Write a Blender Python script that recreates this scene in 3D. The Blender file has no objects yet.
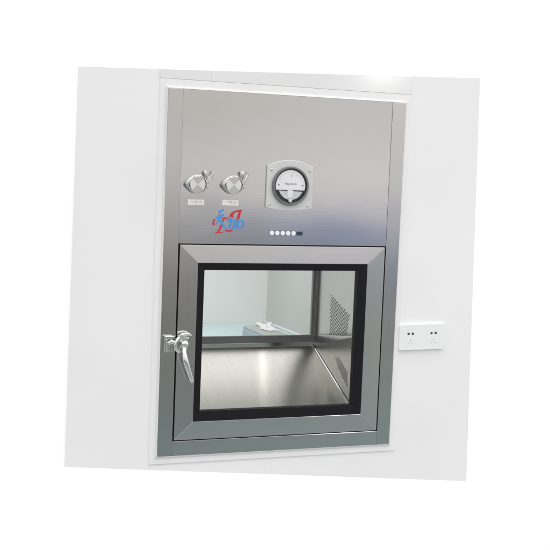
import bpy, bmesh, math, random
from mathutils import Vector, Matrix
random.seed(4)
scene = bpy.context.scene
col = scene.collection

# ------------------------------------------------------------------ materials
def new_mat(name):
    m = bpy.data.materials.new(name); m.use_nodes = True
    nt = m.node_tree
    return m, nt, nt.nodes['Principled BSDF']

def ramp(nt, stops, interp='LINEAR'):
    r = nt.nodes.new('ShaderNodeValToRGB'); cr = r.color_ramp; cr.interpolation = interp
    while len(cr.elements) > 1: cr.elements.remove(cr.elements[-1])
    cr.elements[0].position = stops[0][0]; cr.elements[0].color = (*stops[0][1], 1)
    for p, c in stops[1:]:
        e = cr.elements.new(p); e.color = (*c, 1)
    return r

def steel(name, base=(.64, .635, .625), rough=.2, grain=(3, 400, 400), var=.05, bump=.02, aniso=0.0, along=None, wave=0.0):
    """brushed stainless steel; grain = noise scale per axis"""
    m, nt, b = new_mat(name)
    tc = nt.nodes.new('ShaderNodeTexCoord')
    mp = nt.nodes.new('ShaderNodeMapping'); mp.inputs['Scale'].default_value = grain
    nz = nt.nodes.new('ShaderNodeTexNoise'); nz.inputs['Scale'].default_value = 1; nz.inputs['Detail'].default_value = 3
    nt.links.new(tc.outputs['Object'], mp.inputs[0]); nt.links.new(mp.outputs[0], nz.inputs['Vector'])
    nz2 = nt.nodes.new('ShaderNodeTexNoise'); nz2.inputs['Scale'].default_value = 5; nz2.inputs['Detail'].default_value = 4
    nt.links.new(tc.outputs['Object'], nz2.inputs['Vector'])
    add = nt.nodes.new('ShaderNodeMath'); add.operation = 'ADD'
    nt.links.new(nz.outputs[0], add.inputs[0]); nt.links.new(nz2.outputs[0], add.inputs[1])
    mr = nt.nodes.new('ShaderNodeMapRange')
    mr.inputs['From Min'].default_value = .6; mr.inputs['From Max'].default_value = 1.4
    mr.inputs['To Min'].default_value = rough - var; mr.inputs['To Max'].default_value = rough + var
    nt.links.new(add.outputs[0], mr.inputs['Value']); nt.links.new(mr.outputs[0], b.inputs['Roughness'])
    bp = nt.nodes.new('ShaderNodeBump'); bp.inputs['Strength'].default_value = bump; bp.inputs['Distance'].default_value = .0006
    nt.links.new(add.outputs[0], bp.inputs['Height']); nt.links.new(bp.outputs[0], b.inputs['Normal'])
    if wave:
        nz4 = nt.nodes.new('ShaderNodeTexNoise'); nz4.inputs['Scale'].default_value = 3.2; nz4.inputs['Detail'].default_value = 1
        nt.links.new(tc.outputs['Object'], nz4.inputs['Vector'])
        bw = nt.nodes.new('ShaderNodeBump'); bw.inputs['Strength'].default_value = wave; bw.inputs['Distance'].default_value = .01
        nt.links.new(nz4.outputs[0], bw.inputs['Height']); nt.links.new(bp.outputs[0], bw.inputs['Normal']); nt.links.new(bw.outputs[0], b.inputs['Normal'])
    b.inputs['Base Color'].default_value = (*base, 1); b.inputs['Metallic'].default_value = 1
    if aniso:
        b.inputs['Anisotropic'].default_value = aniso
        if along:
            cx = nt.nodes.new('ShaderNodeCombineXYZ')
            for i in range(3): cx.inputs[i].default_value = along[i]
            nt.links.new(cx.outputs[0], b.inputs['Tangent'])
        else:
            tg = nt.nodes.new('ShaderNodeTangent'); tg.direction_type = 'RADIAL'; tg.axis = 'Y'
            nt.links.new(tg.outputs[0], b.inputs['Tangent']); b.inputs['Anisotropic Rotation'].default_value = .25
    return m

def paint(name, colr, rough=.4, mottle=.04, scale=6, metallic=0, spec=.5, bump=0):
    m, nt, b = new_mat(name)
    tc = nt.nodes.new('ShaderNodeTexCoord')
    nz = nt.nodes.new('ShaderNodeTexNoise'); nz.inputs['Scale'].default_value = scale; nz.inputs['Detail'].default_value = 4
    nt.links.new(tc.outputs['Object'], nz.inputs['Vector'])
    lo = tuple(max(0, c * (1 - mottle)) for c in colr); hi = tuple(min(1, c * (1 + mottle)) for c in colr)
    r = ramp(nt, [(.3, lo), (.7, hi)])
    nt.links.new(nz.outputs[0], r.inputs[0]); nt.links.new(r.outputs[0], b.inputs['Base Color'])
    b.inputs['Roughness'].default_value = rough; b.inputs['Metallic'].default_value = metallic
    b.inputs['Specular IOR Level'].default_value = spec
    if bump:
        nz3 = nt.nodes.new('ShaderNodeTexNoise'); nz3.inputs['Scale'].default_value = 140; nz3.inputs['Detail'].default_value = 2
        nt.links.new(tc.outputs['Object'], nz3.inputs['Vector'])
        bp = nt.nodes.new('ShaderNodeBump'); bp.inputs['Strength'].default_value = bump; bp.inputs['Distance'].default_value = .0008
        nt.links.new(nz3.outputs[0], bp.inputs['Height']); nt.links.new(bp.outputs[0], b.inputs['Normal'])
    return m

def glass_mat(name, tint=(.985, .99, .988), refl=1.0):
    m = bpy.data.materials.new(name); m.use_nodes = True; nt = m.node_tree; nt.nodes.clear()
    out = nt.nodes.new('ShaderNodeOutputMaterial'); mix = nt.nodes.new('ShaderNodeMixShader')
    tr = nt.nodes.new('ShaderNodeBsdfTransparent'); tr.inputs[0].default_value = (*tint, 1)
    gl = nt.nodes.new('ShaderNodeBsdfGlossy'); gl.inputs['Roughness'].default_value = .01
    gl.inputs['Color'].default_value = (refl, refl, refl, 1)
    fr = nt.nodes.new('ShaderNodeFresnel'); ge = nt.nodes.new('ShaderNodeNewGeometry')
    io = nt.nodes.new('ShaderNodeMapRange'); io.inputs['To Min'].default_value = 1.45; io.inputs['To Max'].default_value = 1 / 1.45
    nt.links.new(ge.outputs['Backfacing'], io.inputs['Value']); nt.links.new(io.outputs[0], fr.inputs['IOR'])   # same reflectance on both sides of the sheet
    nt.links.new(fr.outputs[0], mix.inputs[0]); nt.links.new(tr.outputs[0], mix.inputs[1]); nt.links.new(gl.outputs[0], mix.inputs[2])
    nt.links.new(mix.outputs[0], out.inputs[0])
    return m

def lamp_mat(name, colr, strength):
    m, nt, b = new_mat(name)
    b.inputs['Base Color'].default_value = (.8, .8, .8, 1)
    b.inputs['Emission Color'].default_value = (*colr, 1); b.inputs['Emission Strength'].default_value = strength
    return m

M = dict(
    panel=steel('brushed_steel_panel', rough=.075, var=.022, wave=.12, grain=(2, 300, 500)),
    strip=steel('brushed_steel_strip', base=(.62, .615, .605), rough=.14, var=.03, wave=.12, grain=(500, 300, 3)),
    railh=steel('brushed_steel_rail', rough=.15, var=.03, grain=(3, 300, 500)),
    railv=steel('brushed_steel_stile', rough=.15, var=.03, grain=(500, 300, 3)),
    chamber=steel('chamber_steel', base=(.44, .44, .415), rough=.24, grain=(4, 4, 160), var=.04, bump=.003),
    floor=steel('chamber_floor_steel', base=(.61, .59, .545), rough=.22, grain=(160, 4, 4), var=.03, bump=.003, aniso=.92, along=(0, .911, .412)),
    chrome=steel('polished_chrome', base=(.82, .82, .82), rough=.09, grain=(40, 40, 40), var=.03, bump=.01),
    cap=steel('turned_steel_cap', base=(.82, .815, .81), rough=.2, grain=(60, 60, 60), var=.04, bump=.01),
    clamp=steel('cast_steel_clamp', base=(.66, .65, .64), rough=.26, grain=(80, 80, 80), var=.06, bump=.05),
    wall=paint('white_wall_panel', (.905, .90, .908), rough=.42, mottle=.022, scale=2.2, bump=.03),
    header=paint('white_header_panel', (.80, .80, .80), rough=.15, spec=.15, mottle=.012, scale=3),
    trim=paint('white_trim', (.88, .88, .875), rough=.35, mottle=.02),
    sealant=paint('white_sealant', (.76, .76, .75), rough=.45, mottle=.02, scale=40),
    joint=paint('joint_filler', (.93, .93, .93), rough=.5, mottle=.01),
    rubber=paint('black_rubber', (.006, .005, .008), rough=.6, mottle=.2, scale=50, spec=.22),
    dark=paint('dark_gap', (.02, .02, .02), rough=.8),
    gauge_plate=paint('gauge_plate_grey', (.66, .66, .65), rough=.35, mottle=.03, scale=30),
    gauge_ring=paint('gauge_ring_mid', (.17, .17, .18), rough=.3, mottle=.06, scale=30),
    ring_grey=paint('seal_grey', (.16, .16, .165), rough=.35, mottle=.06, scale=30),
    black=paint('gauge_black', (.02, .02, .024), rough=.3),
    dial=paint('dial_white', (.92, .91, .93), rough=.5, mottle=.01),
    gauge_inner=paint('gauge_mechanism_grey', (.72, .72, .74), rough=.4, mottle=.15, scale=90),
    ink=paint('grey_ink', (.16, .16, .18), rough=.6),
    pale_ink=paint('faded_ink', (.42, .42, .42), rough=.6),
    sticker=paint('sticker_white', (.84, .84, .82), rough=.5, mottle=.02, scale=40),
    button=paint('button_white', (.93, .94, .98), rough=.3, mottle=.01),
    screen=paint('display_navy', (.03, .045, .10), rough=.25),
    panel_film=paint('control_film', (.30, .32, .40), rough=.35, mottle=.05, metallic=.6),
    blue=paint('decal_blue', (.075, .30, .72), rough=.35, mottle=.08, scale=60),
    red=paint('decal_red', (.58, .03, .05), rough=.35, mottle=.08, scale=60),
    socket=paint('socket_white', (.90, .90, .905), rough=.25, mottle=.01),
    slot=paint('slot_dark', (.05, .05, .05), rough=.7),
    slot_pale=paint('slot_shaded', (.55, .55, .55), rough=.7),
    glass=glass_mat('window_glass'),
    gauge_glass=glass_mat('gauge_cover', tint=(.97, .97, .97)),
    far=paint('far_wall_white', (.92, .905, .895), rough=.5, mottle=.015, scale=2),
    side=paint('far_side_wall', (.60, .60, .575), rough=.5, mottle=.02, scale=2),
    bench=paint('pale_teal_top', (.58, .74, .75), rough=.3, mottle=.02, scale=4),
    box=paint('blue_grey_box', (.36, .43, .47), rough=.45, mottle=.04, scale=12),
    lid=paint('grey_green_lid', (.42, .45, .42), rough=.45, mottle=.04, scale=12),
    cloth=paint('white_cloth', (.80, .80, .79), rough=.8, mottle=.03, scale=30),
    tube=lamp_mat('fluorescent_tube', (1, .99, .96), 9),
)

# ------------------------------------------------------------------ geometry helpers
class MB:
    def __init__(self): self.bm = bmesh.new()
    def box(self, x0, x1, y0, y1, z0, z1):
        v = [self.bm.verts.new((x, y, z)) for x in (x0, x1) for y in (y0, y1) for z in (z0, z1)]
        for f in ((0, 1, 3, 2), (4, 6, 7, 5), (0, 4, 5, 1), (2, 3, 7, 6), (0, 2, 6, 4), (1, 5, 7, 3)):
            self.bm.faces.new([v[i] for i in f])
        return self
    def hexa(self, front, back):
        """two matching quads"""
        a = [self.bm.verts.new(p) for p in front]; b = [self.bm.verts.new(p) for p in back]
        n = len(a)
        self.bm.faces.new(a); self.bm.faces.new(b[::-1])
        for i in range(n): self.bm.faces.new((a[i], b[i], b[(i + 1) % n], a[(i + 1) % n]))
        return self
    def prism(self, poly, y0, y1):
        """polygon in X-Z extruded from y0 (front) to y1"""
        return self.hexa([(x, y0, z) for x, z in poly], [(x, y1, z) for x, z in poly])
    def ring(self, outer, inner, y0, y1, yi0=None):
        """closed band between two outlines of equal count, extruded in Y; yi0 = front depth of inner edge"""
        n = len(outer); yi0 = y0 if yi0 is None else yi0
        A = [self.bm.verts.new((x, y0, z)) for x, z in outer]; B = [self.bm.verts.new((x, yi0, z)) for x, z in inner]
        C = [self.bm.verts.new((x, y1, z)) for x, z in outer]; D = [self.bm.verts.new((x, y1, z)) for x, z in inner]
        for i in range(n):
            j = (i + 1) % n
            for q in ((A[i], A[j], B[j], B[i]), (C[j], C[i], D[i], D[j]), (A[j], A[i], C[i], C[j]), (B[i], B[j], D[j], D[i])):
                self.bm.faces.new(q)
        return self
    def lathe(self, cx, cz, prof, n=48):
        """prof: list of (radius, y) turned about the Y axis through (cx, cz)"""
        rows = []
        for r, y in prof:
            if r < 1e-6: rows.append([self.bm.verts.new((cx, y, cz))])
            else: rows.append([self.bm.verts.new((cx + r * math.cos(2 * math.pi * k / n), y, cz + r * math.sin(2 * math.pi * k / n))) for k in range(n)])
        for a, b in zip(rows, rows[1:]):
            for k in range(n):
                l = (k + 1) % n
                if len(a) == 1 and len(b) > 1: self.bm.faces.new((a[0], b[k], b[l]))
                elif len(b) == 1 and len(a) > 1: self.bm.faces.new((a[k], a[l], b[0]))
                elif len(a) > 1: self.bm.faces.new((a[k], a[l], b[l], b[k]))
        return self
    def tube(self, pts, rad, n=14, flat=1.0, up=(0, 1, 0)):
        pts = [Vector(p) for p in pts]
        if not isinstance(rad, (list, tuple)): rad = [rad] * len(pts)
        rows = []
        for i, p in enumerate(pts):
            t = (pts[min(i + 1, len(pts) - 1)] - pts[max(i - 1, 0)]).normalized()
            u = Vector(up); u = (u - t * u.dot(t))
            if u.length < 1e-4: u = t.orthogonal()
            u.normalize(); w = t.cross(u)
            rows.append([self.bm.verts.new(p + u * (rad[i] * flat * math.sin(2 * math.pi * k / n)) + w * (rad[i] * math.cos(2 * math.pi * k / n))) for k in range(n)])
        for a, b in zip(rows, rows[1:]):
            for k in range(n): self.bm.faces.new((a[k], a[(k + 1) % n], b[(k + 1) % n], b[k]))
        self.bm.faces.new(rows[0][::-1]); self.bm.faces.new(rows[-1])
        return self
    def build(self, name, mat, parent=None, bevel=0, seg=2, smooth=False):
        bmesh.ops.recalc_face_normals(self.bm, faces=self.bm.faces[:])
        bmesh.ops.triangulate(self.bm, faces=[f for f in self.bm.faces if len(f.verts) > 4])
        me = bpy.data.meshes.new(name); self.bm.to_mesh(me); self.bm.free()
        me.materials.append(mat)
        o = bpy.data.objects.new(name, me); col.objects.link(o)
        if parent: o.parent = parent
        if smooth == 'all':
            for p in me.polygons: p.use_smooth = True
        elif smooth:
            for p in me.polygons: p.use_smooth = True
            try: me.set_sharp_from_angle(angle=math.radians(35))
            except Exception: pass
        if bevel:
            md = o.modifiers.new('bevel', 'BEVEL'); md.width = bevel; md.segments = seg; md.limit_method = 'ANGLE'; md.angle_limit = math.radians(30)
        return o

def empty(name, loc, parent=None):
    o = bpy.data.objects.new(name, None); col.objects.link(o); o.empty_display_size = .05
    o.location = loc
    if parent: o.parent = parent
    return o
def tag(o, label=None, cat=None, group=None, kind=None):
    if label: o['label'] = label
    if cat: o['category'] = cat
    if group: o['group'] = group
    if kind: o['kind'] = kind
    return o
def rrect(x0, x1, z0, z1, r, n=5):
    out = []
    for cx, cz, a in ((x1 - r, z1 - r, 0), (x0 + r, z1 - r, 90), (x0 + r, z0 + r, 180), (x1 - r, z0 + r, 270)):
        for k in range(n + 1):
            t = math.radians(a + 90 * k / n); out.append((cx + r * math.cos(t), cz + r * math.sin(t)))
    return out
def circ(cx, cz, r, n=32): return [(cx + r * math.cos(2 * math.pi * k / n), cz + r * math.sin(2 * math.pi * k / n)) for k in range(n)]
def text_mesh(name, body, size, x, z, y, mat, parent, shear=0.0, depth=.0001):
    cu = bpy.data.curves.new(name, 'FONT'); cu.body = body; cu.size = size; cu.align_x = 'CENTER'; cu.align_y = 'CENTER'
    cu.shear = shear; cu.extrude = depth
    t = bpy.data.objects.new(name, cu); col.objects.link(t); t.rotation_euler = (math.radians(90), 0, 0); t.location = (x, y, z)
    bpy.context.view_layer.update()
    me = bpy.data.meshes.new_from_object(t.evaluated_get(bpy.context.evaluated_depsgraph_get()))
    me.transform(t.matrix_world); bpy.data.objects.remove(t)
    me.materials.clear(); me.materials.append(mat)
    o = bpy.data.objects.new(name, me); col.objects.link(o); o.parent = parent
    return o

# ------------------------------------------------------------------ the wall
WY = .012                                   # front face of the wall panel
W0 = [(-.7213, .6563), (.7295, .7131), (.7664, -.7682), (-.7359, -.6265)]
HX, HZ = .4555, .6375                       # opening for trim
IN = [(-.425, .600), (.425, .600), (.425, -.600), (-.425, -.600)]
wall = MB().ring(W0, IN, WY, WY + .03).build('wall', M['wall'], bevel=.0012)
tag(wall, 'white wall panel that the steel pass box is set into', kind='structure')
# a glossy header strip above the trim, its face leaning up a little
hx0, hx1 = -.4565, .4565
def ztop(x): return .6563 + (x + .7213) * (.7131 - .6563) / (.7295 + .7213)
hz0 = .6379
hd = MB()
def hy(z): return WY - .0049 + .056 * (z - hz0)
def header(x0, x1):
    a, b = ztop(x0) - .001, ztop(x1) - .001
    hd.hexa([(x0, hy(hz0), hz0), (x1, hy(hz0), hz0), (x1, hy(b), b), (x0, hy(a), a)],
            [(x0, WY + .004, hz0), (x1, WY + .004, hz0), (x1, WY + .004, b), (x0, WY + .004, a)])
header(-.4565, -.2785); header(-.2755, .4565)
hd.build('header_strip', M['header'], wall, bevel=.0006)
MB().box(-.2783, -.2757, WY - .0055, WY + .002, hz0, ztop(-.277) - .0015).build('joint_strip', M['joint'], wall)
# white trim frame round the cabinet, mitred
OT = [(-HX, HZ), (HX, HZ), (HX, -HZ + .003), (-HX, -HZ + .003)]
IT = [(-.4345, .6115), (.4345, .6115), (.4345, -.6115), (-.4345, -.6115)]
MB().ring(OT, IT, WY - .0045, WY + .004, WY - .0048).build('trim', M['trim'], wall, bevel=.0012)
# bead of sealant between trim and cabinet
sl = MB()
B0 = [(-.4360, .6130), (.4360, .6130), (.4360, -.6130), (-.4360, -.6130)]
B1 = [(-.4302, .6072), (.4302, .6072), (.4302, -.6072), (-.4302, -.6072)]
sl.ring(B0, B1, WY - .0085, WY + .002, WY - .0125)
sl.build('sealant_bead', M['sealant'], wall, bevel=.0015, seg=3)
# faint joint below the trim
MB().box(-.016, -.0135, WY - .0006, WY + .002, -.690, -.6365).build('joint_strip', M['trim'], wall)

# ------------------------------------------------------------------ pass box
box = empty('pass_box', (0, 0, -.607))
tag(box, 'stainless steel pass box with glazed door set into the white wall', 'pass box')
class P:                                    # parts are modelled in world coordinates, then hung on the empty
    pass
def fix(o):
    o.matrix_parent_inverse = Matrix.Translation((0, 0, .607)); return o
X, Z = .43, .607
SX = .3795                                  # joint between side strips and centre
# side strips and bottom strip
def strip(poly, mat, bev=.0008):
    return fix(MB().prism(poly, 0, .012).build('edge_strip', mat, box, bevel=bev))
strip([(-X, Z), (-SX - .0002, Z), (-SX - .0002, -Z), (-X, -Z)], M['strip'])
strip([(SX + .0002, Z), (X, Z), (X, -Z), (SX + .0002, -Z)], M['strip'])
strip([(-SX + .0002, -.5575), (SX - .0002, -.5575), (SX - .0002, -Z), (-SX + .0002, -Z)], M['railh'])
fix(MB().prism([(-SX + .0002, Z), (SX - .0002, Z), (SX - .0002, .1045), (-SX + .0002, .1045)], .0012, .012).build('upper_panel', M['panel'], box, bevel=.0008))
# frame behind the joints, so that gaps read dark
fix(MB().ring([(-X + .002, Z - .002), (X - .002, Z - .002), (X - .002, -Z + .002), (-X + .002, -Z + .002)],
              [(-.306, .043), (.306, .043), (.306, -.4945), (-.306, -.4945)], .0125, .03).build('backing_frame', M['dark'], box))
# outer body behind the wall
bd = MB()
bd.box(-.42, -.415, .031, .43, -.59, .595).box(.415, .42, .031, .43, -.59, .595)
bd.box(-.414, .414, .031, .43, .590, .595).box(-.414, .414, .031, .43, -.59, -.585)
bd.ring([(-.4145, .5895), (.4145, .5895), (.4145, -.5845), (-.4145, -.5845)], [(-.30, .12), (.30, .12), (.30, -.335), (-.30, -.335)], .426, .430)
fix(bd.build('outer_casing', M['strip'], box))

# chamber
fl0, fl1 = (.032, -.4834), (.4085, -.3131)   # floor line (y, z), rising to the rear
sl_ = (fl1[1] - fl0[1]) / (fl1[0] - fl0[0])
def fz(y): return fl0[1] + (y - fl0[0]) * sl_
fix(MB().hexa([(-.30, fl0[0], fl0[1]), (.30, fl0[0], fl0[1]), (.30, fl1[0], fl1[1]), (-.30, fl1[0], fl1[1])],
              [(-.30, fl0[0], fl0[1] - .004), (.30, fl0[0], fl0[1] - .004), (.30, fl1[0], fl1[1] - .004), (-.30, fl1[0], fl1[1] - .004)]).build('chamber_floor', M['floor'], box))
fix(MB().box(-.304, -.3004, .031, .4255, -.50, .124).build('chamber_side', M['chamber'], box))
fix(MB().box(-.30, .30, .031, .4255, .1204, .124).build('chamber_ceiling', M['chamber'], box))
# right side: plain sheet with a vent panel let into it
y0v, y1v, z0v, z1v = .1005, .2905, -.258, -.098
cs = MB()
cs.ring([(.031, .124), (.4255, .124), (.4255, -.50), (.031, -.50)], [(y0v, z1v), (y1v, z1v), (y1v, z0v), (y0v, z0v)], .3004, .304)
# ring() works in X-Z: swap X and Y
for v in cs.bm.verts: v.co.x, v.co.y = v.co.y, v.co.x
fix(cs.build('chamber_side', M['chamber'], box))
# perforated vent (real holes, staggered) filling the opening; only cells inside the outline are pierced
def vent(corner_poly, name, rect, cell, hole):
    vb = MB(); bm = vb.bm
    ya, yb, za, zb = rect
    ny = max(1, round((yb - ya) / cell)); nz = max(1, round((zb - za) / cell))
    cy, cz = (yb - ya) / ny, (zb - za) / nz
    def inside(y, z):
        c = False; n = len(corner_poly)
        for i in range(n):
            (ya_, za_), (yb_, zb_) = corner_poly[i], corner_poly[(i + 1) % n]
            if (za_ > z) != (zb_ > z) and y < (yb_ - ya_) * (z - za_) / (zb_ - za_) + ya_: c = not c
        return c
    x = .3006
    for i in range(ny):
        for j in range(nz):
            a, b = ya + i * cy, za + j * cz
            my, mz = a + cy / 2, b + cz / 2
            sq = [(a, b), (my, b), (a + cy, b), (a + cy, mz), (a + cy, b + cz), (my, b + cz), (a, b + cz), (a, mz)]
            S = [bm.verts.new((x, p, q)) for p, q in sq]
            if (i + j) % 2 == 0 and inside(my, mz):
                H = [bm.verts.new((x, my + hole * math.cos(math.radians(225 + 45 * k)), mz + hole * math.sin(math.radians(225 + 45 * k)))) for k in range(8)]
                H2 = [bm.verts.new((x + .003, v.co.y, v.co.z)) for v in H]
                for k in range(8):
                    l = (k + 1) % 8
                    bm.faces.new((S[k], S[l], H[l], H[k])); bm.faces.new((H[k], H[l], H2[l], H2[k]))
            else:
                bm.faces.new(S)
    bmesh.ops.remove_doubles(bm, verts=bm.verts[:], dist=1e-5)
    return fix(vb.build(name, M['chamber'], box))
vent([(.2775, -.100), (.270, -.1000), (.1060, -.1530), (.1240, -.232), (.2800, -.2535)], 'vent_panel', (y0v, y1v, z0v, z1v), .0068, .0035)
fix(MB().box(.3085, .312, y0v - .03, y1v + .03, z0v - .03, z1v + .03).build('vent_backing', M['slot_pale'], box))
# lower right sheet, added and tilted inwards to reflect darker, with a second small vent slot field
lw = MB()
ytop = lambda y: -.2642 + (.361 - y) * (.0432 / .309)
ya, yb = .034, .4075
lw.hexa([(.2988, ya, ytop(ya)), (.2988, yb, ytop(yb)), (.2955, yb, fz(yb) + .002), (.2955, ya, fz(ya) + .002)],
        [(.2999, ya, ytop(ya)), (.2999, yb, ytop(yb)), (.2999, yb, fz(yb) + .002), (.2999, ya, fz(ya) + .002)])
fix(lw.build('added_tilt_sheet', M['chamber'], box))
ls = MB()
def in_poly(y, z, poly):
    c = False
    for i in range(len(poly)):
        (a, b), (d, e) = poly[i], poly[(i + 1) % len(poly)]
        if (b > z) != (e > z) and y < (d - a) * (z - b) / (e - b) + a: c = not c
    return c
low_field = [(.215, -.322), (.172, -.318), (.092, -.360), (.088, -.412), (.140, -.385)]
for i in range(40):
    for j in range(40):
        y, z = .09 + i * .0046, -.42 + j * .0046
        if (i + j) % 2 == 0 and in_poly(y, z, low_field):
            x_ = .2988 - .0033 * (ytop(y) - z) / (ytop(y) - fz(y) - .002) - .0010
            ls.lathe(y, z, [(0, x_), (.0023, x_), (.0023, .2992)], 8)
for v in ls.bm.verts: v.co.x, v.co.y = v.co.y, v.co.x
fix(ls.build('vent_hole', M['ring_grey'], box))
# polished bead along the floor / side corner
fix(MB().tube([(.2915, y, fz(y) + .0035) for y in (.034, .15, .28, .4075)], .0026, 10).build('corner_bead', M['chrome'], box, smooth=True))
# rear door frame round the far opening
rd = empty('rear_door', (0, .41, -.31), box); fix(rd)
def rfix(o):
    o.matrix_parent_inverse = (rd.matrix_parent_inverse @ Matrix.Translation((0, .41, -.31))).inverted() if False else Matrix.Translation((0, -.41, .31)); return o
RO = [(-.2995, .1200), (.2995, .1200), (.2995, -.3135), (-.2995, -.3135)]
RG = [(-.2960, .1160), (.2960, .1160), (.2960, -.2975), (-.2960, -.2975)]
RC = [(-.2800, .0950), (.2835, .0950), (.2835, -.2715), (-.2800, -.2715)]
rfix(MB().ring(RO, RG, .409, .425).build('rear_frame', M['strip'], rd, bevel=.001))
rfix(MB().ring(RG, RC, .406, .425, .410).build('rear_gasket', M['ring_grey'], rd, bevel=.001))
rfix(MB().box(-.2850, .2880, .4145, .4185, -.2760, .0990).build('rear_glass', M['glass'], rd))

# front door: four mitred rails leaning out towards the glass
door = empty('door', (0, 0, -.556), box); fix(door)
def dfix(o):
    o.matrix_parent_inverse = Matrix.Translation((0, 0, .556)); return o
DO = [(-.3745, .1005), (.3745, .1005), (.3745, -.5535), (-.3745, -.5535)]
DI = [(-.3105, .0410), (.3090, .0410), (.3090, -.4925), (-.3105, -.4925)]
yo, yi = -.0022, -.0041
for k in range(4):
    l = (k + 1) % 4
    A, B_, C_, D_ = DO[k], DO[l], DI[l], DI[k]
    front = [(A[0], yo, A[1]), (B_[0], yo, B_[1]), (C_[0], yi, C_[1]), (D_[0], yi, D_[1])]
    back = [(p[0], .011, p[2]) for p in front]
    dfix(MB().hexa(front, back).build('frame_rail', M['railh'] if k % 2 == 0 else M['railv'], door, bevel=.0007))
GO = [(-.3103, .0408), (.3088, .0408), (.3088, -.4923), (-.3103, -.4923)]
GC = [(-.2875, .0172), (.2742, .0172), (.2742, -.4577), (-.2875, -.4577)]
dfix(MB().ring(GO, GC, -.0058, .024, -.0030).build('gasket', M['rubber'], door, bevel=.0015))
dfix(MB().box(-.2960, .2830, .0060, .0100, -.4660, .0260).build('glass_pane', M['glass'], door))

# handle and latch
hd_ = empty('handle', (-.353, 0, -.229), box); fix(hd_)
def hfix(o):
    o.matrix_parent_inverse = Matrix.Translation((.353, 0, .229)); return o
hx, hz = -.3530, -.2270
hfix(MB().prism(rrect(hx - .013, hx + .014, hz - .026, hz + .018, .006), -.0075, -.0030).build('base_plate', M['chrome'], hd_, bevel=.0012))
hfix(MB().lathe(hx, hz, [(.0135, -.007), (.0135, -.022), (.0118, -.026), (.0075, -.029), (0, -.030)], 28).build('hub', M['chrome'], hd_, smooth=True))
hfix(MB().tube([(hx - .019, -.020, hz + .027), (hx - .013, -.024, hz + .0325), (hx, -.026, hz + .0345), (hx + .013, -.024, hz + .034), (hx + .020, -.020, hz + .030)],
               [.0036, .0048, .0052, .0048, .0036], 14).tube([(hx - .013, -.020, hz + .023), (hx, -.021, hz + .0195), (hx + .013, -.020, hz + .021)], [.0028, .0034, .003], 10)
     .tube([(hx, -.018, hz + .008), (hx, -.023, hz + .032)], [.0065, .0045], 12).build('cam_wing', M['chrome'], hd_, smooth=True))
hfix(MB().tube([(hx - .001, -.020, hz - .004), (hx - .003, -.030, hz - .026), (hx - .002, -.035, hz - .040), (hx + .002, -.037, hz - .058), (hx + .010, -.036, hz - .080),
                (hx + .018, -.034, hz - .102), (hx + .0245, -.033, hz - .119), (hx + .0275, -.032, hz - .1265)],
               [.0075, .0068, .0085, .0092, .0080, .0078, .0076, .0045], 18, flat=.62).build('lever', M['chrome'], hd_, smooth=True))
lt = empty('latch', (-.401, 0, -.229), box); fix(lt)
def lfix(o):
    o.matrix_parent_inverse = Matrix.Translation((.401, 0, .229)); return o
lx, lz = -.4035, -.2270
lfix(MB().box(lx - .0165, lx + .0125, -.004, 0, lz - .029, lz + .028).build('keeper_plate', M['clamp'], lt, bevel=.0012))
lfix(MB().box(lx - .0175, lx + .0140, -.019, -.0042, lz + .0195, lz + .0275).box(lx - .0165, lx - .0100, -.016, -.0042, lz - .026, lz + .019)
     .box(lx + .0035, lx + .0100, -.016, -.0042, lz - .026, lz + .006).build('keeper', M['chrome'], lt, bevel=.0016))
lfix(MB().tube([(lx - .004, -.014, lz + .004), (lx + .006, -.019, lz + .010), (lx + .014, -.021, lz + .006)], [.0068, .0075, .0055], 14).build('roller', M['chrome'], lt, smooth=True))
lfix(MB().tube([(lx + .034, -.016, lz + .024), (lx + .026, -.019, lz + .018), (lx + .0195, -.021, lz + .008), (lx + .017, -.021, lz - .004), (lx + .0195, -.020, lz - .015), (lx + .027, -.017, lz - .0235), (lx + .036, -.015, lz - .0255)],
               [.0045, .0048, .0050, .0050, .0050, .0048, .0050], 14).build('hook', M['chrome'], lt, smooth=True))

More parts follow.
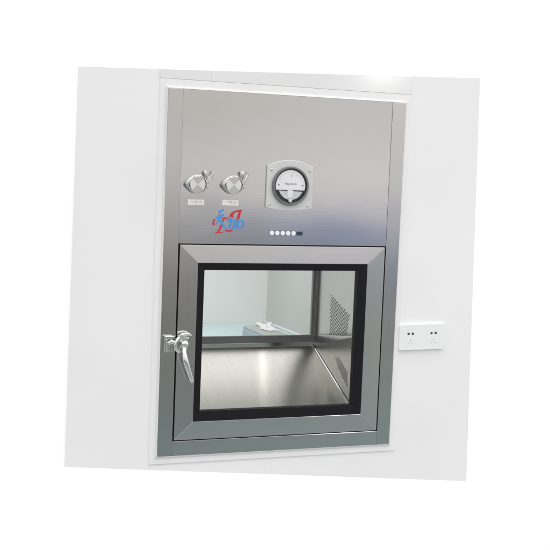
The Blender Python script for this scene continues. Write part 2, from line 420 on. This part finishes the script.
# ------------------------------------------------------------------ test ports
def port(cx, cz, spin):
    r = empty('test_port', (cx, 0, cz), box); fix(r)
    def q(o): o.matrix_parent_inverse = Matrix.Identity(4); return o
    cb = MB().lathe(0, 0, [(.0272, .001), (.0272, -.0155), (.0262, -.0165), (0, -.0165)], 64)
    for sec in range(4):                    # four added facets, tilted to shape the turned face's bow-tie highlight
        k_ = .035 if sec % 2 == 0 else -.022
        arc = [(0, 0)] + [(.0258 * math.cos(math.radians(90 * sec - 45 + 90 * i / 14)), .0258 * math.sin(math.radians(90 * sec - 45 + 90 * i / 14))) for i in range(15)]
        cb.hexa([(x, -.0178 + k_ * z, z) for x, z in arc], [(x, -.0164, z) for x, z in arc])
    q(cb.build('cap', M['cap'], r))
    # clamp band: pointed at the hinge side
    def outline(ra, tip):
        out = []
        for k in range(48):
            a = 2 * math.pi * k / 48
            e = max(0, math.cos(a - math.pi)) ** 9 * tip + max(0, math.cos(a)) ** 9 * tip * .5
            out.append(((ra + e) * math.cos(a) * 1.06, (ra + e) * math.sin(a) * .98))
        return out
    q(MB().ring(outline(.0315, .0070), outline(.0278, .0010), -.0150, -.002, -.0165).build('clamp_band', M['clamp'], r, bevel=.0015))
    q(MB().tube([(-.0330, -.014, .002), (-.0170, -.018, .0225)], [.0026, .0026], 10).build('hinge_link', M['chrome'], r, smooth=True))
    q(MB().box(.0300, .0395, -.017, -.003, -.0095, -.0015).box(.0280, .0370, -.017, -.003, .0035, .0115).build('clamp_lug', M['clamp'], r, bevel=.0015))
    q(MB().tube([(.0345, -.011, -.013), (.0370, -.012, .012), (.0395, -.013, .040)], .0028, 12).build('swing_bolt', M['clamp'], r, smooth=True))
    wn = MB().tube([(.0375, -.012, .015), (.0385, -.0125, .026)], [.0064, .0050], 14)
    c, s = math.cos(spin), math.sin(spin)
    for sg in (-1, 1):
        wn.tube([(.038 + sg * .004 * c, -.0125 + sg * .004 * s, .021), (.039 + sg * .010 * c, -.0125 + sg * .009 * s, .030), (.0395 + sg * .0145 * c, -.0125 + sg * .010 * s, .0405), (.0395 + sg * .0125 * c, -.0125 + sg * .008 * s, .0445)],
                [.0040, .0044, .0050, .0030], 12, flat=.5)
    q(wn.build('wing_nut', M['clamp'], r, smooth=True))
    return r
port(-.3255, .3005, .25); port(-.2000, .3020, .6)
def sticker(cx, cz):
    r = MB().prism(rrect(cx - .0280, cx + .0280, cz - .0090, cz + .0090, .0008, 2), .0004, .0011)
    o = fix(r.build('port_label', M['sticker'], box))
    return o
def marks(lab, cx, cz, faint):
    b = MB(); h = .0001
    def bar(x0, x1, z0, z1): b.box(cx + x0, cx + x1, -.0001, .0003, cz + z0, cz + z1)
    bar(-.0210, -.0165, -.0004, .0006) ; bar(-.0140, -.0095, -.0004, .0006)
    bar(-.0050, .0040, .0030, .0040); bar(-.0050, .0040, -.0008, .0002); bar(-.0050, -.0040, .0003, .0029); bar(.0030, .0040, .0003, .0029); bar(-.0010, 0, -.0046, -.0009); bar(-.0010, 0, .0003, .0029)
    bar(.0085, .0095, -.0042, .0022); bar(.0085, .0105, .0023, .0031); bar(.0120, .0190, .0020, .0028); bar(.0130, .0165, -.0020, -.0012); bar(.0172, .0182, -.0044, .0019)
    fb = b.build('lettering', M['pale_ink'] if faint else M['ink'], lab)
    return fb
a = sticker(-.3240, .2412); marks(a, -.3240, .2412, True)
a = sticker(-.2045, .2428); marks(a, -.2045, .2428, True)

# ------------------------------------------------------------------ pressure gauge
gx, gz = .0025, .3050
ga = empty('pressure_gauge', (gx, 0, gz), box); fix(ga)
def gfix(o): o.matrix_parent_inverse = Matrix.Identity(4); return o
def gplate(dx, dz):
    out = []
    N = 12
    for k in range(N + 1):
        t = -1 + 2 * k / N; out.append((-t * (.0835 + dx), .0655 + dz + .0215 * (1 - t * t)))
    for k in range(N + 1):
        t = -1 + 2 * k / N; out.append((t * (.0835 + dx), -.0745 - dz - .0095 * (1 - t * t)))
    return out
gfix(MB().prism(gplate(0, 0), -.0080, .0012).build('bezel_plate', M['gauge_plate'], ga, bevel=.0022, seg=3))
gfix(MB().lathe(0, 0, [(.0655, -.006), (.0655, -.0170), (.0642, -.0190), (.0610, -.0195), (.0590, -.0180), (.0575, -.0140)], 64).build('ring', M['gauge_ring'], ga, smooth=True))
gfix(MB().lathe(0, 0, [(.0590, -.0178), (.0560, -.0160), (.0552, -.0090), (0, -.0088)], 64).build('inner_rim', M['black'], ga, smooth=True))
# dial: disc with its lower part cut off
dl = []
for k in range(41):
    a_ = math.radians(-15 + 210 * k / 40); dl.append((.0535 * math.cos(a_) + .0005, .0535 * math.sin(a_)))
gfix(MB().prism(dl, -.0130, -.0092).build('dial', M['dial'], ga, bevel=.0005))
lo = []
for k in range(25):
    a_ = math.radians(200 + 137 * k / 24); lo.append((.0460 * math.cos(a_) + .003, .0470 * math.sin(a_)))
gfix(MB().prism(lo, -.0108, -.0090).build('mechanism_cover', M['gauge_inner'], ga, bevel=.0006))
gfix(MB().box(-.0095, .0105, -.0128, -.0108, -.0400, -.0142).build('mechanism_block', M['dial'], ga, bevel=.0012))
tk = MB()
for k in range(21):
    a_ = math.radians(150 - 120 * k / 20); r1 = .0465; r0 = .0420 if k % 5 == 0 else .0440
    ca, sa = math.cos(a_), math.sin(a_); w = .00035
    tk.prism([(r0 * ca - w * sa, r0 * sa + w * ca), (r1 * ca - w * sa, r1 * sa + w * ca), (r1 * ca + w * sa, r1 * sa - w * ca), (r0 * ca + w * sa, r0 * sa - w * ca)], -.0132, -.0131)
gfix(tk.build('scale_mark', M['pale_ink'], ga))
text_mesh('lettering', 'Magnehelic', .0100, .0010, .0070, -.0132, M['ink'], ga, shear=.15)
nd = MB().prism([(.0028, .029), (.0040, .029), (.0054, .040), (.0048, .040)], -.0140, -.0136)
gfix(nd.build('needle', M['ink'], ga))
for sx in (-1, 1):
    gfix(MB().lathe(sx * .0430 + .001, .0030, [(.0024, -.0128), (.0024, -.0142), (.0015, -.0148), (0, -.0149)], 14).build('dial_screw', M['ring_grey'], ga, smooth=True))
for x_, z_ in ((-.0685, .0530), (.0700, .0530), (-.0705, -.0640), (.0680, -.0660)):
    gfix(MB().lathe(x_, z_, [(.0042, -.0075), (.0042, -.0092), (.0030, -.0102), (0, -.0104)], 18).build('screw', M['clamp'], ga, smooth=True))
gfix(MB().lathe(0, -.0500, [(.0060, -.0100), (.0060, -.0185), (.0048, -.0200), (0, -.0203)], 18).build('adjuster', M['gauge_plate'], ga, smooth=True))
gfix(MB().lathe(0, 0, [(.0572, -.0150), (.0400, -.0172), (0, -.0182)], 48).build('cover_glass', M['gauge_glass'], ga, smooth=True))

# ------------------------------------------------------------------ control strip
cp = empty('control_panel', (0, 0, .144), box); fix(cp)
gfix(MB().prism(rrect(-.0640, .0640, -.0100, .0100, .003), .0006, .0011).build('film', M['panel_film'], cp))
for k in range(5):
    gfix(MB().lathe(-.0532 + .0198 * k, 0, [(.0078, .0005), (.0078, -.0012), (.0068, -.0022), (0, -.0026)], 26).build('button', M['button'], cp, smooth=True))
gfix(MB().box(.0375, .0590, -.0006, .0005, -.0062, .0058).build('display', M['screen'], cp, bevel=.0003))

# ------------------------------------------------------------------ logo on the panel
lg = empty('logo', (-.209, 0, .18), box); fix(lg)
def lmap(p): return ((p[0] - 20) / 475 * .1125 - .265 + .209, .2216 - (p[1] - 12) / 398 * .082 - .18)
def lpoly(mb, pts, y): mb.prism([lmap(p) for p in pts], y, .0008)
bl = MB(); yb_, yr_ = .0003, .0005
lpoly(bl, [(98,40),(135,38),(155,18),(170,12),(183,22),(178,38),(150,62),(128,92),(118,118),(150,100),(178,98),(190,108),(188,122),(160,138),(130,152),(150,190),(185,250),(215,300),(230,318),(212,335),(185,315),(155,270),(130,215),(118,190),(110,225),(95,255),(75,266),(55,262),(60,250),(80,240),(92,210),(98,172),(80,175),(66,160),(70,148),(98,140),(108,100),(118,66),(100,58)], yb_)
lpoly(bl, [(268,155),(305,155),(305,250),(298,290),(275,320),(232,334),(228,322),(255,305),(266,280),(268,240),(268,209),(228,209),(228,180),(268,180)], yb_)
lpoly(bl, [(306,180),(366,180),(368,205),(365,320),(350,338),(300,342),(292,325),(312,312),(328,300),(330,208),(306,208)], yb_)
bl.ring([lmap(p) for p in [(380,185),(450,185),(478,192),(492,220),(492,292),(478,318),(450,325),(380,325)]],
        [lmap(p) for p in [(412,212),(440,212),(455,216),(462,230),(462,282),(455,294),(440,298),(412,298)]], yb_, .0008)
gfix(bl.build('blue_lettering', M['blue'], lg))
rdm = MB()
lpoly(rdm, [(60,170),(40,180),(22,215),(20,255),(30,280),(45,283),(58,270),(60,258),(48,255),(50,215),(62,185)], yr_)
lpoly(rdm, [(148,150),(255,145),(258,165),(205,170),(190,200),(186,232),(168,205),(178,172),(150,165)], yr_)
lpoly(rdm, [(148,255),(168,285),(150,330),(130,380),(120,390),(195,390),(165,408),(55,408),(70,395),(95,385),(120,330)], yr_)
lpoly(rdm, [(270,150),(272,110),(290,75),(330,45),(390,25),(465,18),(440,50),(430,100),(420,170),(370,188),(385,130),(400,60),(370,55),(335,80),(325,115),(328,148),(310,155),(300,140),(285,140)], yr_)
lpoly(rdm, [(205,340),(225,345),(265,350),(300,345),(335,347),(310,372),(270,385),(235,382),(212,365)], yr_)
gfix(rdm.build('red_lettering', M['red'], lg))

# ------------------------------------------------------------------ wall socket
sx, sz = .5430, -.2210
so = empty('wall_socket', (sx, WY, sz))
tag(so, 'white double wall socket on the wall right of the pass box', 'wall socket')
so.rotation_euler = (0, math.radians(-.9), 0)
gfix(MB().prism(rrect(-.0915, .0915, -.0455, .0455, .005), -.0105, -.0002).build('plate', M['socket'], so, bevel=.003, seg=3))
for sgn in (-1, 1):
    cx = -.0470 if sgn < 0 else .0460
    gfix(MB().ring(rrect(cx - .0262, cx + .0262, -.0262, .0262, .002, 3), rrect(cx - .0258, cx + .0258, -.0258, .0258, .002, 3), -.0107, -.0100).build('module_edge', M['socket'], so))
    for d in (-.0085, .0085):
        gfix(MB().prism(rrect(cx + d - .0042, cx + d + .0042, .0092, .0172, .0012, 3), -.0109, -.0100).build('pin_slot', M['slot'], so))
    gfix(MB().prism(rrect(cx - .0013, cx + .0013, -.0140, -.0070, .0006, 2), -.0109, -.0100).build('pin_slot', M['slot_pale'], so))
    for d in (-1, 1):
        t = math.radians(30 * d); c, s = math.cos(t), math.sin(t)
        gfix(MB().prism([(cx + d * .0085 + u * c - v * s, -.0215 + u * s + v * c) for u, v in ((-.0011, -.0034), (.0011, -.0034), (.0011, .0034), (-.0011, .0034))], -.0109, -.0100).build('pin_slot', M['slot_pale'], so))

# ------------------------------------------------------------------ the room beyond the rear window
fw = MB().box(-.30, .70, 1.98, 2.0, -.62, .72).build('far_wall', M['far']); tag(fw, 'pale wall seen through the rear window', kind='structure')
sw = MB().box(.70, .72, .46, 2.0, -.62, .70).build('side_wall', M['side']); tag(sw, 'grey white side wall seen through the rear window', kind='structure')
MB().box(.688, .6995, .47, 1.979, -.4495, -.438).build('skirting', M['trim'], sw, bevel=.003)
bn = empty('bench', (.2, 1.2, -.62))
tag(bn, 'pale teal bench top behind the rear window of the pass box', 'bench')
def bfix(o): o.matrix_parent_inverse = Matrix.Translation((-.2, -1.2, .62)); return o
bfix(MB().box(-.28, .6995, .50, 1.979, -.474, -.45).build('top', M['bench'], bn, bevel=.003))
for x_ in (-.25, .66):
    for y_ in (.54, 1.92): bfix(MB().box(x_ - .018, x_ + .018, y_ - .018, y_ + .018, -.62, -.4745).build('leg', M['strip'], bn, bevel=.003))
bx = empty('storage_box', (.475, 1.39, -.45))
tag(bx, 'low blue grey box lying on the teal bench behind the glass', 'box')
gfix(MB().hexa([(-.060, -.18, 0), (.062, -.18, 0), (.062, .166, 0), (-.060, .166, 0)], [(-.058, -.178, .043), (.060, -.178, .043), (.060, .164, .043), (-.058, .164, .043)]).build('body', M['box'], bx, bevel=.006, seg=3))
gfix(MB().hexa([(-.059, -.179, .0435), (.061, -.179, .0435), (.061, .165, .0435), (-.059, .165, .0435)], [(-.052, -.170, .051), (.054, -.170, .051), (.054, .158, .051), (-.052, .158, .051)]).build('lid', M['lid'], bx, bevel=.004, seg=3))
from mathutils import noise
NX, NY = 22, 44
me_ = MB(); grid = []
for a in range(NX + 1):
    row = []
    for b in range(NY + 1):
        u, v = a / NX - .5, b / NY - .5
        fold = max(0, noise.noise(Vector((u * 3.2, v * 4.2, 1.3)))) * .030 + .010 * math.exp(-((v - .30 + .4 * u) / .13) ** 2) + .012 * math.exp(-((v + .12 - .5 * u) / .09) ** 2)
        edge = min(1, 6 * min(u + .5, .5 - u, v + .5, .5 - v))
        row.append(me_.bm.verts.new((u * .062 + .008 * math.sin(v * 9), v * .19 + .006 * math.sin(u * 11), .003 + fold * edge)))
    grid.append(row)
for a in range(NX):
    for b in range(NY): me_.bm.faces.new((grid[a][b], grid[a + 1][b], grid[a + 1][b + 1], grid[a][b + 1]))
ct = me_.build('folded_cloth', M['cloth'], smooth='all'); ct.location = (.500, 1.445, -.3985); ct.rotation_euler = (0, 0, math.radians(-8))
sd = ct.modifiers.new('thickness', 'SOLIDIFY'); sd.thickness = .002
tag(ct, 'crumpled white cloth on top of the blue grey box', 'cloth')

# ceiling batten with a fluorescent tube
bt = empty('tube_light', (.49, .835, .69))
tag(bt, 'fluorescent tube light hanging over the teal bench', 'ceiling light')
bt.rotation_euler = (0, 0, math.radians(-11.3))
gfix(MB().box(-.02, .02, -.26, .19, .004, .018).build('batten', M['trim'], bt, bevel=.003))
gfix(MB().tube([(0, -.24, -.010), (0, .17, -.010)], .0045, 14).build('tube', M['tube'], bt, smooth=True))
for y_ in (-.248, .178): gfix(MB().box(-.010, .010, y_ - .007, y_ + .007, -.020, .0035).build('holder', M['trim'], bt, bevel=.002))

# ------------------------------------------------------------------ world: white surround, green floor and reflection bands painted in for the steel
w = bpy.data.worlds.new('World'); scene.world = w; w.use_nodes = True
nt = w.node_tree; nt.nodes.clear()
out = nt.nodes.new('ShaderNodeOutputWorld'); bg = nt.nodes.new('ShaderNodeBackground')
tc = nt.nodes.new('ShaderNodeTexCoord'); sp = nt.nodes.new('ShaderNodeSeparateXYZ')
nt.links.new(tc.outputs['Generated'], sp.inputs[0])
def mrange(src, a, b):
    m = nt.nodes.new('ShaderNodeMapRange'); m.interpolation_type = 'SMOOTHSTEP'
    m.inputs['From Min'].default_value = a; m.inputs['From Max'].default_value = b
    nt.links.new(src, m.inputs['Value']); return m.outputs[0]
lin = nt.nodes.new('ShaderNodeMapRange'); lin.inputs['From Min'].default_value = -.5; lin.inputs['From Max'].default_value = .5
nt.links.new(sp.outputs['Z'], lin.inputs['Value'])
def q(z): return z + .5
right = ramp(nt, [(q(-.5), (.42, .45, .45)), (q(-.31), (.38, .42, .455)), (q(-.285), (.35, .395, .415)), (q(-.25), (.275, .36, .35)), (q(-.19), (.275, .34, .33)), (q(-.13), (.27, .28, .265)), (q(-.085), (.30, .325, .375)), (q(-.06), (.34, .39, .55)), (q(-.044), (.43, .465, .62)), (q(-.034), (.86, .82, .84)), (q(.0), (.93, .89, .90)), (q(.05), (.80, .775, .76)), (q(.15), (.95, .94, .93)), (q(.5), (1, 1, 1))])
left = ramp(nt, [(q(-.5), (.42, .45, .45)), (q(-.31), (.34, .375, .40)), (q(-.285), (.30, .345, .355)), (q(-.25), (.225, .31, .30)), (q(-.19), (.23, .25, .24)), (q(-.13), (.245, .24, .228)), (q(-.085), (.30, .295, .29)), (q(-.055), (.46, .46, .47)), (q(-.036), (.66, .65, .66)), (q(-.02), (.82, .79, .78)), (q(0), (.84, .80, .79)), (q(.05), (.72, .69, .66)), (q(.15), (.95, .94, .93)), (q(.5), (1, 1, 1))])
for r_ in (right, left): nt.links.new(lin.outputs[0], r_.inputs[0])
def mix(fac, a, b):
    m = nt.nodes.new('ShaderNodeMix'); m.data_type = 'RGBA'
    nt.links.new(fac, m.inputs['Factor'])
    for s, i in ((a, 6), (b, 7)):
        if isinstance(s, tuple): m.inputs[i].default_value = (*s, 1)
        else: nt.links.new(s, m.inputs[i])
    return m.outputs[2]
c = mix(mrange(sp.outputs['X'], .27, .43), left.outputs[0], right.outputs[0])
def mul(a, b):
    m = nt.nodes.new('ShaderNodeMath'); m.operation = 'MULTIPLY'; nt.links.new(a, m.inputs[0]); nt.links.new(b, m.inputs[1]); return m.outputs[0]
dn = nt.nodes.new('ShaderNodeMath'); dn.operation = 'MULTIPLY'; dn.inputs[1].default_value = -1; nt.links.new(sp.outputs['Z'], dn.inputs[0])
c = mix(mul(mrange(sp.outputs['X'], .46, .54), mul(mrange(dn.outputs[0], .03, .07), mrange(sp.outputs['Z'], -.45, -.25))), c, (.47, .51, .48))  # added lighter patch, mirrored by the right door stile
c = mix(mrange(sp.outputs['Y'], -.35, .0), c, (1.04, 1.04, 1.04))
c = mix(mrange(sp.outputs['Z'], .38, .8), c, (2.15, 2.11, 2.13))
nt.links.new(c, bg.inputs[0]); bg.inputs[1].default_value = 1.0
nt.links.new(bg.outputs[0], out.inputs[0])

# ceiling lamp of the clean room, in front and to the right
ld = bpy.data.lights.new('ceiling_lamp', 'AREA'); ld.shape = 'RECTANGLE'; ld.size = .22; ld.size_y = .09; ld.energy = 6; ld.color = (1, .985, .96)
lo_ = bpy.data.objects.new('ceiling_lamp', ld); col.objects.link(lo_); lo_.location = (1.83, -2.95, 1.33)
lo_.rotation_euler = (Vector((.2, 0, .3)) - Vector(lo_.location)).to_track_quat('-Z', 'Y').to_euler()

# ------------------------------------------------------------------ camera
cam = bpy.data.cameras.new('camera'); co = bpy.data.objects.new('camera', cam); col.objects.link(co)
R0, R1, R2 = (.9316879, -.3610688, .0398368), (.0032147, -.1014652, -.9948339), (.3632455, .9270028, -.0933732)
m = Matrix(((R0[0], -R1[0], -R2[0], -1.454399), (R0[1], -R1[1], -R2[1], -3.6209), (R0[2], -R1[2], -R2[2], .366379), (0, 0, 0, 1)))
co.matrix_world = m
cam.sensor_width = 36; cam.lens = 36 * 1150 / 550; cam.clip_end = 200
scene.camera = co
scene.view_settings.view_transform = 'Standard'; scene.view_settings.look = 'None'
scene.view_settings.exposure = 0; scene.view_settings.gamma = 1
scene.cycles.max_bounces = 10; scene.cycles.transparent_max_bounces = 16; scene.cycles.glossy_bounces = 6
scene.cycles.use_denoising = True
